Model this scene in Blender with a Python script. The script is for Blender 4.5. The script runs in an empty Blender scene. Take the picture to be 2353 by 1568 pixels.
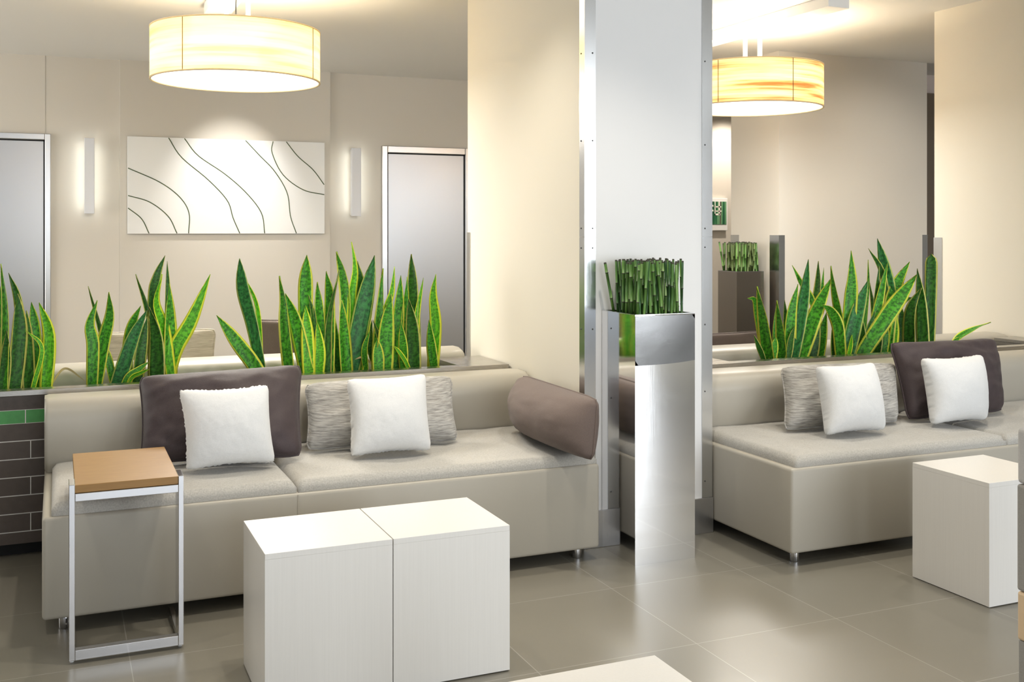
import bpy, bmesh, math, random
from mathutils import Vector, Matrix, noise
random.seed(7)
S = bpy.context.scene
COL = S.collection

# ------------------------------------------------------------------ camera, world, lights, exposure
CAMH, FPX, CX, HY = 1.45, 2434.0, 1176.5, 530.0
YAW = math.radians(66.79)
cd = bpy.data.cameras.new('camera')
cam = bpy.data.objects.new('camera', cd); COL.objects.link(cam)
cam.location = (0, 0, CAMH)
cam.rotation_euler = (math.pi/2, 0, YAW - math.pi/2)
cd.sensor_width = 36.0
cd.lens = 36.0*FPX/2353.0
cd.shift_y = -(784.0-HY)/2353.0
cd.clip_start = 0.05
S.camera = cam
S.view_settings.view_transform = 'Standard'
S.view_settings.look = 'None'
S.view_settings.gamma = 1.0
S.view_settings.use_curve_mapping = False
S.view_settings.exposure = 0.06

CEIL = 3.05
YB = 10.59          # back wall
w = bpy.data.worlds.new('world'); S.world = w; w.use_nodes = True
w.node_tree.nodes['Background'].inputs[0].default_value = (0.80, 0.90, 1.0, 1)
w.node_tree.nodes['Background'].inputs[1].default_value = 1.0

def area(name, loc, rot, sx, sy, power, col=(1, 1, 1)):
    l = bpy.data.lights.new(name, 'AREA'); l.shape = 'RECTANGLE'; l.size = sx; l.size_y = sy
    l.energy = power; l.color = col
    o = bpy.data.objects.new(name, l); COL.objects.link(o); o.location = loc; o.rotation_euler = rot
    return o
def spot(name, loc, target, power, angle, blend=0.6, col=(1, .925, .80), rad=.04):
    l = bpy.data.lights.new(name, 'SPOT'); l.energy = power; l.spot_size = math.radians(angle); l.spot_blend = blend
    l.color = col; l.shadow_soft_size = rad
    o = bpy.data.objects.new(name, l); COL.objects.link(o); o.location = loc
    o.rotation_euler = (Vector(target)-Vector(loc)).to_track_quat('-Z', 'Y').to_euler()
    return o
def point(name, loc, power, col, rad):
    l = bpy.data.lights.new(name, 'POINT'); l.energy = power; l.color = col; l.shadow_soft_size = rad
    o = bpy.data.objects.new(name, l); COL.objects.link(o); o.location = loc
    return o
# daylight entering through the three tall windows behind the camera, then an added left fill
for x, p in ((1.4, 102), (5.4, 225)):
    area('window_and_fill', (x, -3.9, 1.55), (math.radians(90), 0, 0), 3.2, 2.5, p, (.91, .955, 1.0))
area('window_and_fill', (-4.9, 8.0, 1.6), (math.radians(90), 0, math.radians(-90)), 4.2, 2.4, 175, (1, .985, .95))  # fill light added to brighten the pillar sides; the left wall has no window
# ceiling downlights (recessed, above the seating, outside the view)
DOWN = [(0.95, 3.3, 70), (2.2, 3.5, 80), (3.6, 3.2, 60), (0.6, 4.6, 55), (1.6, 4.55, 60), (3.5, 4.15, 60),
        (4.6, 4.15, 60), (1.1, 1.9, 60), (2.6, 1.9, 25), (-0.6, 3.4, 40)]
for x, y, p in DOWN:
    spot('downlight_beam', (x, y, CEIL-.02), (x, y, 0), p*1.0, 95, .9)
# picture spot and far-room downlights
spot('picture_spot_beam', (1.55, 9.55, CEIL-.03), (1.55, YB, 1.72), 120, 58, 1.0, (1, .97, .91), .05)
spot('far_wall_beam', (7.25, 9.9, CEIL-.03), (7.3, YB, 1.9), 130, 75, .7, (1, .88, .74))
spot('pillar_fill_beam', (6.9, 6.1, CEIL-.02), (6.9, 7.76, 1.1), 75, 95, 1.0, (1, .95, .87))  # added fill beam, brightens the third pillar's face
for x, y, p in [(0.0, 8.6, 35), (3.2, 8.8, 35), (4.4, 8.4, 30), (6.6, 6.6, 60), (8.6, 7.0, 40), (5.0, 9.6, 25), (7.6, 9.2, 40)]:
    spot('far_downlight_beam', (x, y, CEIL-.02), (x, y, 0), p, 110, .9)

# ------------------------------------------------------------------ pixel -> world helpers
FX, FY = math.cos(YAW), math.sin(YAW)
def ray(px, py):
    r = (px-CX)/FPX
    return Vector((FX+FY*r, FY-FX*r, (HY-py)/FPX))
def at_y(px, py, y):
    d = ray(px, py); return Vector((0, 0, CAMH)) + d*(y/d.y)
def at_x(px, py, x):
    d = ray(px, py); return Vector((0, 0, CAMH)) + d*(x/d.x)
def at_z(px, py, z):
    d = ray(px, py); return Vector((0, 0, CAMH)) + d*((z-CAMH)/d.z)
def depth(p): return p.x*FX+p.y*FY

# ------------------------------------------------------------------ materials
MATS = {}
def mat(name, col=(.8, .8, .8), rough=.5, metal=0.0, **kw):
    m = bpy.data.materials.new(name); m.use_nodes = True
    b = m.node_tree.nodes['Principled BSDF']
    b.inputs['Base Color'].default_value = (*col, 1)
    b.inputs['Roughness'].default_value = rough
    b.inputs['Metallic'].default_value = metal
    for k, v in kw.items():
        b.inputs[k.replace('_', ' ')].default_value = v
    MATS[name] = m
    return m
def N(m, t, **kw):
    n = m.node_tree.nodes.new(t)
    for k, v in kw.items(): setattr(n, k, v)
    return n
def L(m, a, b): m.node_tree.links.new(a, b)
def bsdf(m): return m.node_tree.nodes['Principled BSDF']
def coords(m, scale=(1, 1, 1), kind='Object', loc=(0, 0, 0)):
    tc = N(m, 'ShaderNodeTexCoord'); mp = N(m, 'ShaderNodeMapping')
    mp.inputs['Scale'].default_value = scale; mp.inputs['Location'].default_value = loc
    L(m, tc.outputs[kind], mp.inputs['Vector'])
    return mp.outputs['Vector']
def nz(m, vec, scale, detail=3, rough=.5):
    n = N(m, 'ShaderNodeTexNoise'); n.inputs['Scale'].default_value = scale
    n.inputs['Detail'].default_value = detail; n.inputs['Roughness'].default_value = rough
    L(m, vec, n.inputs['Vector']); return n.outputs['Fac']
def ramp(m, fac, stops):
    r = N(m, 'ShaderNodeValToRGB'); e = r.color_ramp.elements
    while len(e) < len(stops): e.new(.5)
    for i, (p, c) in enumerate(stops):
        e[i].position = p; e[i].color = (*c, 1)
    L(m, fac, r.inputs['Fac']); return r.outputs['Color']
def bump(m, fac, strength, dist):
    b = N(m, 'ShaderNodeBump'); b.inputs['Strength'].default_value = strength; b.inputs['Distance'].default_value = dist
    L(m, fac, b.inputs['Height']); L(m, b.outputs['Normal'], bsdf(m).inputs['Normal']); return b
def math_(m, op, a, b=None):
    n = N(m, 'ShaderNodeMath', operation=op)
    for i, v in enumerate((a, b)):
        if v is None: continue
        if isinstance(v, (int, float)): n.inputs[i].default_value = v
        else: L(m, v, n.inputs[i])
    return n.outputs[0]

def paint(name, col, rough=.75):
    m = mat(name, col, rough)
    f = nz(m, coords(m), 160, 4); bump(m, f, .05, .002)
    return m
paint('wall_paint', (.64, .60, .535))
paint('pillar_warm_lit', (.72, .675, .575))  # pillar sides: warm light from the pendants put into the wall colour
paint('pillar_white', (.80, .80, .80), .55)
paint('ceiling_paint', (.80, .78, .74))
paint('pink_paint', (.66, .56, .51))
m = mat('lacquer_white', (.82, .79, .73), .32)
f = nz(m, coords(m, (60, 60, 1.2)), 3, 4); L(m, ramp(m, f, [(.3, (.745, .725, .69)), (.75, (.77, .75, .715))]), bsdf(m).inputs['Base Color'])
mat('dark_gap', (.01, .01, .01), .8)

def steel(name, col, rough, stretch, amt=.12):
    m = mat(name, col, rough, 1.0)
    f = nz(m, coords(m, stretch), 8, 4)
    r = N(m, 'ShaderNodeMapRange'); r.inputs['To Min'].default_value = rough-amt/2; r.inputs['To Max'].default_value = rough+amt/2
    L(m, f, r.inputs['Value']); L(m, r.outputs[0], bsdf(m).inputs['Roughness'])
    bump(m, f, .03, .001)
    return m
steel('steel_brushed', (.60, .60, .61), .30, (120, 120, 1))
steel('steel_door', (.47, .47, .48), .36, (150, 150, .6))
steel('steel_cap', (.44, .42, .39), .26, (1, 120, 120))
steel('steel_guard', (.66, .67, .68), .20, (90, 90, 1), .08)
steel('steel_mirror', (.86, .86, .87), .05, (40, 40, 1), .03)
steel('steel_bronze', (.36, .31, .26), .16, (60, 60, 1), .06)
steel('chrome', (.66, .66, .68), .12, (60, 60, 60), .06)
m = mat('film', (.40, .40, .40), .2, 1.0)
f = nz(m, coords(m, (5, 5, 9)), 1.5, 2); bump(m, f, .12, .004)

# floor tiles
m = mat('floor_tile', (.2, .19, .16), .3)
v = coords(m, (1, 1, 1), 'Object', (-2.06+.612*10, -3.16+.622*12, 0))
br = N(m, 'ShaderNodeTexBrick'); br.offset = 0.0; br.squash = 1.0
br.inputs['Scale'].default_value = 1.0; br.inputs['Mortar Size'].default_value = .0018; br.inputs['Mortar Smooth'].default_value = .1
br.inputs['Brick Width'].default_value = .612; br.inputs['Row Height'].default_value = .622; br.inputs['Bias'].default_value = 0
br.inputs['Color1'].default_value = (.205, .192, .158, 1); br.inputs['Color2'].default_value = (.222, .206, .17, 1)
br.inputs['Mortar'].default_value = (.33, .31, .28, 1)
L(m, v, br.inputs['Vector'])
f = nz(m, coords(m, (1, 1, 1), 'Object', (3.3, 5.7, .37)), 4, 2)
mx = N(m, 'ShaderNodeMix', data_type='RGBA', blend_type='MULTIPLY'); mx.inputs[0].default_value = .25
L(m, br.outputs['Color'], mx.inputs[6]); L(m, ramp(m, f, [(.3, (.85, .85, .85)), (.7, (1, 1, 1))]), mx.inputs[7])
L(m, mx.outputs[2], bsdf(m).inputs['Base Color'])
r = N(m, 'ShaderNodeMapRange'); r.inputs['To Min'].default_value = .26; r.inputs['To Max'].default_value = .36
L(m, f, r.inputs['Value']); L(m, r.outputs[0], bsdf(m).inputs['Roughness'])

# planter wall tile cladding: dark brown stretcher bond
def tile_mat(name, c1, c2, zoff, row, xoff):
    m = mat(name, c1, .45)
    tc = N(m, 'ShaderNodeTexCoord'); sp = N(m, 'ShaderNodeSeparateXYZ'); cb = N(m, 'ShaderNodeCombineXYZ')
    L(m, tc.outputs['Object'], sp.inputs[0])
    L(m, math_(m, 'ADD', sp.outputs['X'], 9.0+xoff), cb.inputs['X']); L(m, math_(m, 'ADD', sp.outputs['Z'], zoff), cb.inputs['Y'])
    b = N(m, 'ShaderNodeTexBrick'); b.offset = .5
    b.inputs['Scale'].default_value = 1; b.inputs['Brick Width'].default_value = .40; b.inputs['Row Height'].default_value = row
    b.inputs['Mortar Size'].default_value = .0022; b.inputs['Mortar Smooth'].default_value = .05
    b.inputs['Color1'].default_value = (*c1, 1); b.inputs['Color2'].default_value = (*c2, 1); b.inputs['Mortar'].default_value = (.70, .68, .64, 1)
    L(m, cb.outputs[0], b.inputs['Vector'])
    f = nz(m, tc.outputs['Object'], 30, 5)
    mx = N(m, 'ShaderNodeMix', data_type='RGBA', blend_type='MULTIPLY'); mx.inputs[0].default_value = .5
    L(m, b.outputs['Color'], mx.inputs[6]); L(m, ramp(m, f, [(.3, (.7, .7, .7)), (.7, (1, 1, 1))]), mx.inputs[7])
    L(m, mx.outputs[2], bsdf(m).inputs['Base Color'])
    bump(m, b.outputs['Fac'], -.4, .004)
tile_mat('tile_brown', (.085, .062, .048), (.10, .075, .06), 1.658, .0805, .410)
tile_mat('tile_green', (.075, .33, .085), (.09, .36, .10), 1.268, .062, .431)

m = mat('tile_plain', (.09, .067, .053), .45)
f = nz(m, coords(m), 30, 5); L(m, ramp(m, f, [(.3, (.065, .048, .038)), (.7, (.095, .07, .056))]), bsdf(m).inputs['Base Color'])
# upholstery
m = mat('leather', (.425, .395, .335), .42)
f = nz(m, coords(m), 260, 3); bump(m, f, .06, .001)
def fabric(name, c1, c2, stretch=(1, 1, 1), scale=180, b=.35, rough=.9, sheen=.1, lowbump=.0, low=6, dist=.002):
    m = mat(name, c1, rough)
    bsdf(m).inputs['Sheen Weight'].default_value = sheen
    vec = coords(m, stretch)
    f = nz(m, vec, scale, 4, .6)
    L(m, ramp(m, f, [(.3, c1), (.7, c2)]), bsdf(m).inputs['Base Color'])
    h = f
    if lowbump:
        g = nz(m, coords(m, stretch), low, 3)
        h = math_(m, 'ADD', f, math_(m, 'MULTIPLY', g, lowbump))
    bump(m, h, b, dist)
    return m
fabric('seat_fabric', (.36, .345, .315), (.50, .485, .45), (1, 1, 1), 170, .35, .9, .2, 6, 9, .004)
fabric('cushion_aubergine', (.040, .026, .029), (.056, .038, .040), (1, 1, 1), 320, .2, .66, .06, 5, 9, .004)
fabric('cushion_mauve', (.125, .092, .080), (.16, .12, .105), (1, 1, 1), 320, .15, .85, .1, 3, 8, .004)
fabric('cushion_weave', (.20, .19, .175), (.52, .505, .475), (18, 18, 190), 1.0, .6, .9, .2, 1.5, .25, .004)
fabric('cushion_weave_beige', (.42, .36, .28), (.62, .55, .45), (14, 14, 150), 1.0, .6, .9, .2, 1.5, .25, .004)
fabric('cushion_fleece', (.71, .715, .715), (.75, .755, .755), (1, 1, 1), 190, .16, .95, .25, 0, 45, .003)
fabric('chair_grey', (.25, .24, .22), (.29, .28, .26), (1, 1, 1), 200, .2)
fabric('chair_grey_pale', (.42, .41, .40), (.46, .45, .44), (1, 1, 1), 200, .2)

# woods
m = mat('table_wood', (.42, .22, .07), .38)
f = nz(m, coords(m, (4, 40, 40)), 3, 5)
L(m, ramp(m, f, [(.25, (.27, .14, .038)), (.75, (.33, .18, .052))]), bsdf(m).inputs['Base Color'])
mat('wood_tan', (.62, .46, .29), .5)

# lamp shades: thin veneer, lets the inner lamp glow through
def veneer(name, ca, cb, cc):
    m = bpy.data.materials.new(name); m.use_nodes = True; MATS[name] = m
    nt = m.node_tree; nt.nodes.clear()
    out = N(m, 'ShaderNodeOutputMaterial')
    tc = N(m, 'ShaderNodeTexCoord'); sp = N(m, 'ShaderNodeSeparateXYZ'); L(m, tc.outputs['UV'], sp.inputs[0])
    cb_ = N(m, 'ShaderNodeCombineXYZ')
    L(m, math_(m, 'MULTIPLY', sp.outputs['X'], .55), cb_.inputs['X']); L(m, math_(m, 'MULTIPLY', sp.outputs['Y'], 9.0), cb_.inputs['Y'])
    f = nz(m, cb_.outputs[0], 1.0, 4, .62)
    c = ramp(m, f, [(.36, cc), (.48, cb), (.60, ca)])
    tr = N(m, 'ShaderNodeBsdfTranslucent'); df = N(m, 'ShaderNodeBsdfDiffuse'); ms = N(m, 'ShaderNodeMixShader')
    L(m, c, tr.inputs['Color']); L(m, c, df.inputs['Color']); ms.inputs[0].default_value = .35
    L(m, tr.outputs[0], ms.inputs[1]); L(m, df.outputs[0], ms.inputs[2]); L(m, ms.outputs[0], out.inputs['Surface'])
veneer('veneer_pale', (.95, .86, .62), (.93, .82, .56), (.86, .68, .38))
veneer('veneer_striped', (.86, .78, .60), (.78, .63, .42), (.50, .28, .14))
def emis(name, col, s):
    m = bpy.data.materials.new(name); m.use_nodes = True; MATS[name] = m
    b = bsdf(m); b.inputs['Base Color'].default_value = (.9, .9, .9, 1)
    b.inputs['Emission Color'].default_value = (*col, 1); b.inputs['Emission Strength'].default_value = s
emis('diffuser', (1, .97, .90), 2.2)
emis('sconce_glow', (.97, 1.0, .93), 6.5)
mat('seam_dark', (.20, .13, .05), .7)
mat('rim_wood', (.75, .58, .34), .6)
mat('white_metal', (.82, .82, .82), .4)
mat('sconce_cover', (.74, .75, .79), .45)
mat('cord_black', (.02, .02, .02), .6)
mat('grey_metal', (.30, .29, .28), .5)
mat('canvas_white', (.86, .86, .85), .6)
mat('inlay_green', (.06, .09, .03), .6)
mat('soil', (.05, .037, .025), .95)
f = nz(MATS['soil'], coords(MATS['soil']), 60, 5); bump(MATS['soil'], f, 1, .02)
mat('rivet', (.08, .08, .08), .4, .6)

# leaves: green blade with darker cross bands and a yellow margin (pattern runs on the leaf's own UVs)
def leaf_mat(name, g1, g2, edge, ew=.12):
    m = mat(name, g1, .42); bsdf(m).inputs['Specular IOR Level'].default_value = .3
    tc = N(m, 'ShaderNodeTexCoord'); sp = N(m, 'ShaderNodeSeparateXYZ'); L(m, tc.outputs['UV'], sp.inputs[0])
    cb = N(m, 'ShaderNodeCombineXYZ')
    L(m, math_(m, 'MULTIPLY', sp.outputs['X'], 2.5), cb.inputs['X']); L(m, math_(m, 'MULTIPLY', sp.outputs['Y'], 19), cb.inputs['Y'])
    L(m, tc.outputs['Object'], N(m, 'ShaderNodeSeparateXYZ').inputs[0])
    f = nz(m, cb.outputs[0], 1.6, 5, .7)
    g = ramp(m, f, [(.40, tuple(c*.75 for c in g1)), (.60, tuple(c*1.15 for c in g2))])
    dist = math_(m, 'ABSOLUTE', math_(m, 'SUBTRACT', sp.outputs['X'], .5))
    e = math_(m, 'GREATER_THAN', math_(m, 'ADD', dist, math_(m, 'MULTIPLY', math_(m, 'SUBTRACT', f, .5), .05)), .5-ew)
    mx = N(m, 'ShaderNodeMix', data_type='RGBA'); L(m, e, mx.inputs[0]); L(m, g, mx.inputs[6]); mx.inputs[7].default_value = (*edge, 1)
    L(m, mx.outputs[2], bsdf(m).inputs['Base Color'])
    bsdf(m).inputs['Subsurface Weight'].default_value = 0
    bump(m, f, .15, .002)
leaf_mat('leaf_green', (.022, .135, .009), (.075, .36, .018), (.72, .74, .08))
leaf_mat('leaf_bright', (.06, .28, .008), (.13, .50, .015), (.80, .84, .05), .16)
leaf_mat('leaf_dark', (.014, .072, .008), (.036, .15, .014), (.62, .60, .14), .11)
leaf_mat('leaf_blue', (.013, .095, .022), (.034, .20, .040), (.50, .60, .14), .09)
mat('leaf_dry', (.50, .40, .18), .8)
m = mat('stalk_green', (.05, .15, .03), .4)
f = nz(m, coords(m, (40, 40, 6), 'Object'), 1.0, 3); L(m, ramp(m, f, [(.3, (.03, .10, .02)), (.7, (.13, .27, .05))]), bsdf(m).inputs['Base Color'])
m = mat('stalk_pale', (.16, .24, .07), .45)
f = nz(m, coords(m, (40, 40, 6), 'Object'), 1.0, 3); L(m, ramp(m, f, [(.3, (.05, .09, .022)), (.7, (.15, .20, .06))]), bsdf(m).inputs['Base Color'])
m = mat('stalk_dark', (.02, .08, .02), .35)
f = nz(m, coords(m, (40, 40, 6), 'Object'), 1.0, 3); L(m, ramp(m, f, [(.3, (.012, .05, .014)), (.7, (.04, .12, .03))]), bsdf(m).inputs['Base Color'])
m = mat('stalk_light', (.16, .3, .08), .35)
f = nz(m, coords(m, (40, 40, 6), 'Object'), 1.0, 3); L(m, ramp(m, f, [(.3, (.10, .22, .05)), (.7, (.26, .42, .14))]), bsdf(m).inputs['Base Color'])
mat('stalk_node', (.03, .028, .018), .7)
# small bamboo photograph
m = mat('bamboo_print', (.05, .2, .08), .4)
f = nz(m, coords(m, (14, 1, .6)), 1.4, 3)
L(m, ramp(m, f, [(.36, (.01, .045, .028)), (.48, (.03, .16, .07)), (.58, (.20, .42, .22)), (.68, (.10, .09, .07))]), bsdf(m).inputs['Base Color'])
mat('print_pale', (.86, .83, .74), .5)

# ------------------------------------------------------------------ mesh helpers
def setp(o, label=None, cat=None, group=None, kind=None):
    if label: o['label'] = label
    if cat: o['category'] = cat
    if group: o['group'] = group
    if kind: o['kind'] = kind
    return o
def empty(name, loc, label, cat, group=None):
    o = bpy.data.objects.new(name, None); COL.objects.link(o); o.location = loc; o.empty_display_size = .1
    return setp(o, label, cat, group)
def obj(name, bm, mats, parent=None, smooth=False, origin=None):
    me = bpy.data.meshes.new(name)
    if origin is not None: bmesh.ops.translate(bm, verts=bm.verts, vec=-Vector(origin))
    bm.normal_update(); bm.to_mesh(me); bm.free()
    for k in ([mats] if isinstance(mats, str) else mats): me.materials.append(MATS[k])
    if smooth:
        for p in me.polygons: p.use_smooth = True
    o = bpy.data.objects.new(name, me); COL.objects.link(o)
    if origin is not None: o.location = origin
    if parent is not None: o.parent = parent
    return o
def wobj(name, bm, mats, parent, smooth=False):
    """a part whose mesh was written in world coordinates, hung under a thing"""
    return obj(name, bm, mats, parent, smooth, None) if parent is None else _w(name, bm, mats, parent, smooth)
def _w(name, bm, mats, parent, smooth):
    bmesh.ops.translate(bm, verts=bm.verts, vec=-wloc(parent))
    return obj(name, bm, mats, parent, smooth)
def wloc(o):
    v = Vector(o.location)
    while o.parent: o = o.parent; v += Vector(o.location)
    return v
def box(bm, x0, y0, z0, x1, y1, z1, bev=0, seg=2, mi=0):
    t = bmesh.new(); bmesh.ops.create_cube(t, size=1)
    for v in t.verts: v.co = Vector(((x0+x1)/2+v.co.x*(x1-x0), (y0+y1)/2+v.co.y*(y1-y0), (z0+z1)/2+v.co.z*(z1-z0)))
    if bev: bmesh.ops.bevel(t, geom=list(t.edges), offset=bev, segments=seg, profile=.5, affect='EDGES')
    for f in t.faces: f.material_index = mi
    merge(bm, t); return bm
def merge(bm, t):
    me = bpy.data.meshes.new('tmp'); t.to_mesh(me); t.free(); bm.from_mesh(me); bpy.data.meshes.remove(me)
def B(*a, **k): return box(bmesh.new(), *a, **k)
def cyl(bm, c, r, h, seg=24, r2=None, bev=0, mi=0):
    t = bmesh.new(); bmesh.ops.create_cone(t, cap_ends=True, segments=seg, radius1=r, radius2=r if r2 is None else r2, depth=h)
    if bev:
        bmesh.ops.bevel(t, geom=[e for e in t.edges if abs(e.verts[0].co.z-e.verts[1].co.z) < 1e-6], offset=bev, segments=2, profile=.5, affect='EDGES')
    bmesh.ops.translate(t, verts=t.verts, vec=(c[0], c[1], c[2]+h/2))
    for f in t.faces: f.material_index = mi
    merge(bm, t); return bm
def tube(bm, pts, rads, seg=8, mis=None, cap=True):
    rings = []; n = len(pts)
    for i, p in enumerate(pts):
        p = Vector(p); a = Vector(pts[max(i-1, 0)]); b = Vector(pts[min(i+1, n-1)])
        t = (b-a).normalized(); u = t.cross(Vector((0, 1, 0)) if abs(t.y) < .9 else Vector((1, 0, 0))).normalized(); v = t.cross(u)
        r = rads[i] if isinstance(rads, (list, tuple)) else rads
        rings.append([bm.verts.new(p+(u*math.cos(k*2*math.pi/seg)+v*math.sin(k*2*math.pi/seg))*r) for k in range(seg)])
    for i in range(n-1):
        for k in range(seg):
            f = bm.faces.new((rings[i][k], rings[i][(k+1) % seg], rings[i+1][(k+1) % seg], rings[i+1][k])); f.smooth = True
            if mis: f.material_index = mis[i]
    if cap:
        bm.faces.new(rings[0][::-1]); f = bm.faces.new(rings[-1])
        if mis: f.material_index = mis[-1]
    return bm
def extrude_x(bm, prof, x0, x1, bev=0):
    """closed (y,z) profile swept along X"""
    t = bmesh.new(); a = [t.verts.new((x0, y, z)) for y, z in prof]; b = [t.verts.new((x1, y, z)) for y, z in prof]; n = len(prof)
    ca = t.faces.new(a); cb = t.faces.new(b[::-1])
    for i in range(n):
        f = t.faces.new((a[i], b[i], b[(i+1) % n], a[(i+1) % n])[::-1]); f.smooth = True
    if bev: bmesh.ops.bevel(t, geom=[e for f in (ca, cb) for e in f.edges], offset=bev, segments=3, profile=.5, affect='EDGES')
    bmesh.ops.recalc_face_normals(t, faces=t.faces)
    merge(bm, t); return bm
def smooth_by_angle(o, deg=35):
    me = o.data
    for p in me.polygons: p.use_smooth = True
    bm = bmesh.new(); bm.from_mesh(me)
    for e in bm.edges:
        if len(e.link_faces) == 2 and e.calc_face_angle(0) > math.radians(deg): e.smooth = False
    bm.to_mesh(me); bm.free()
def struct(name, bm, mats, **k):
    o = obj(name, bm, mats, **k); o['kind'] = 'structure'; return o
def catmull(P, n):
    P = [Vector(p) for p in P]; Q = [P[0]*2-P[1]]+P+[P[-1]*2-P[-2]]; out = []; m = len(P)-1
    for i in range(n+1):
        s = i/n*m; k = min(int(s), m-1); t = s-k; a, b, c, d = Q[k:k+4]
        out.append(.5*((2*b)+(c-a)*t+(2*a-5*b+4*c-d)*t*t+(3*b-a-3*c+d)*t**3))
    return out

# ------------------------------------------------------------------ room shell
X0, X1, YF = -5.0, 12.5, -4.0
struct('floor', B(X0, YF, -.1, X1, YB+.2, 0), 'floor_tile')
struct('ceiling', B(X0, YF, CEIL, X1, YB+.2, CEIL+.1), 'ceiling_paint')
struct('wall_left', B(X0-.1, YF, 0, X0, YB+.2, CEIL), 'wall_paint')
struct('wall_right', B(X1, YF, 0, X1+.1, YB+.2, CEIL), 'wall_paint')
bm = bmesh.new()                                   # front wall behind the camera with three window openings
xs = [X0, -4.2, -1.0, -.2, 3.0, 3.8, 7.0, X1]
for i in range(0, 8, 2): box(bm, xs[i], YF-.1, 0, xs[i+1], YF, CEIL)
for i in range(1, 7, 2):
    box(bm, xs[i], YF-.1, 0, xs[i+1], YF, .3); box(bm, xs[i], YF-.1, 2.8, xs[i+1], YF, CEIL)
struct('wall_front', bm, 'wall_paint')
xl = at_y(275, 300, YB).x; xr = at_y(757, 300, YB).x
struct('wall_back', B(X0, YB, 0, X1, YB+.1, CEIL), 'wall_paint')
struct('wall_back_panel', B(xl, YB-.035, 0, xr, YB, CEIL), 'wall_paint')
sx = at_y(103, 200, YB).x
struct('trim_1', B(sx-.003, YB-.004, 2.33, sx+.003, YB, CEIL), 'wall_paint')

# elevator doors
def elevator(n, pxo_l, pxi_l, pxi_r, pxo_r, yo, yi):
    a = at_y(pxo_l, yo, YB-.02); b = at_y(pxi_l, yi, YB-.02).x; c = at_y(pxi_r, yi, YB-.02).x; d = at_y(pxo_r, yi, YB-.02).x
    zo, zi = a.z, at_y(pxi_l, yi, YB-.02).z
    o = struct('door_%d' % n, B(b, YB-.012, 0, c, YB-.002, zi), 'steel_door')
    bm = bmesh.new()
    box(bm, a.x, YB-.04, 0, b, YB, zo, .006); box(bm, c, YB-.04, 0, d, YB, zo, .006); box(bm, b, YB-.04, zi, c, YB, zo, .006)
    obj('door_frame', bm, 'steel_brushed', o)
    bm = bmesh.new(); box(bm, b, YB-.014, 0, b+.012, YB-.011, zi); box(bm, c-.012, YB-.014, 0, c, YB-.011, zi); box(bm, b, YB-.014, zi-.012, c, YB-.011, zi)
    obj('door_gap', bm, 'dark_gap', o)
    bm = bmesh.new(); box(bm, (b+c)/2-.003, YB-.0135, 0, (b+c)/2+.003, YB-.0115, zi)
    return o
w_ = at_y(1068, 352, YB-.02).x-at_y(890, 352, YB-.02).x
elevator(1, 877, 890, 1068, 1082, 335, 351)
b_r = at_y(103, 322, YB-.02); b_o = at_y(117, 308, YB-.02)
o = struct('door_2', B(b_r.x-w_, YB-.012, 0, b_r.x, YB-.002, b_r.z), 'steel_door')
bm = bmesh.new(); fw = b_o.x-b_r.x
box(bm, b_r.x, YB-.04, 0, b_o.x, YB, b_o.z, .006); box(bm, b_r.x-w_-fw, YB-.04, 0, b_r.x-w_, YB, b_o.z, .006); box(bm, b_r.x-w_, YB-.04, b_r.z, b_r.x, YB, b_o.z, .006)
obj('door_frame', bm, 'steel_brushed', o)
bm = bmesh.new(); box(bm, b_r.x-.012, YB-.014, 0, b_r.x, YB-.011, b_r.z); box(bm, b_r.x-w_, YB-.014, b_r.z-.012, b_r.x, YB-.011, b_r.z)
obj('door_gap', bm, 'dark_gap', o)

# pillars
PX0, PX1, PY0, PY1 = 2.205, 2.885, 4.30, 5.80
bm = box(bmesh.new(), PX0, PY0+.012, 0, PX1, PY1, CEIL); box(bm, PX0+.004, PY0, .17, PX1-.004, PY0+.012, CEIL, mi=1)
struct('pillar_1', bm, ['pillar_warm_lit', 'pillar_white'])
QX0, QY1 = 5.90, 5.91
struct('pillar_2', B(QX0, 4.45, 0, QX0+.72, QY1, CEIL), 'pillar_warm_lit')
RX0, RY0 = 5.90, 7.76
fp = at_x(1790, 118, RX0); RY0 = fp.y
rxe = at_y(2130, 146, RY0).x; rye = at_x(1680, 140, RX0).y
struct('pillar_3', B(RX0, RY0, 0, rxe, rye, CEIL), 'wall_paint')
struct('wall_side', B(rxe-.05, RY0+.6, 0, X1, RY0+.7, CEIL), 'pink_paint')
tn = [1]
def trim(bm, mt='steel_guard'):
    tn[0] += 1; o = struct('trim_%d' % tn[0], bm, mt); return o
def guard(xc, yc, sx, sy, z0, z1, wx, wy, joints=(), rz=()):
    """L-shaped corner guard on the corner (xc,yc); sx, sy point along the two faces it covers"""
    t = .004; bm = bmesh.new()
    zs = [z0]+list(joints)+[z1]
    for a, b in zip(zs[:-1], zs[1:]):
        box(bm, *sorted2(xc-sx*t, xc+sx*wx, yc-sy*t, yc, a+.0008, b-.0008))
        box(bm, *sorted2(xc-sx*t, xc, yc, yc+sy*wy, a+.0008, b-.0008))
    o = trim(bm)
    if rz:
        bm = bmesh.new()
        for z in rz:
            t1 = bmesh.new(); bmesh.ops.create_uvsphere(t1, u_segments=8, v_segments=6, radius=.004)
            bmesh.ops.translate(t1, verts=t1.verts, vec=(xc+sx*(wx-.016), yc-sy*t, z)); merge(bm, t1)
            t1 = bmesh.new(); bmesh.ops.create_uvsphere(t1, u_segments=8, v_segments=6, radius=.004)
            bmesh.ops.translate(t1, verts=t1.verts, vec=(xc-sx*t, yc+sy*(wy-.018), z)); merge(bm, t1)
        obj('rivets', bm, 'rivet', o)
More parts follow.
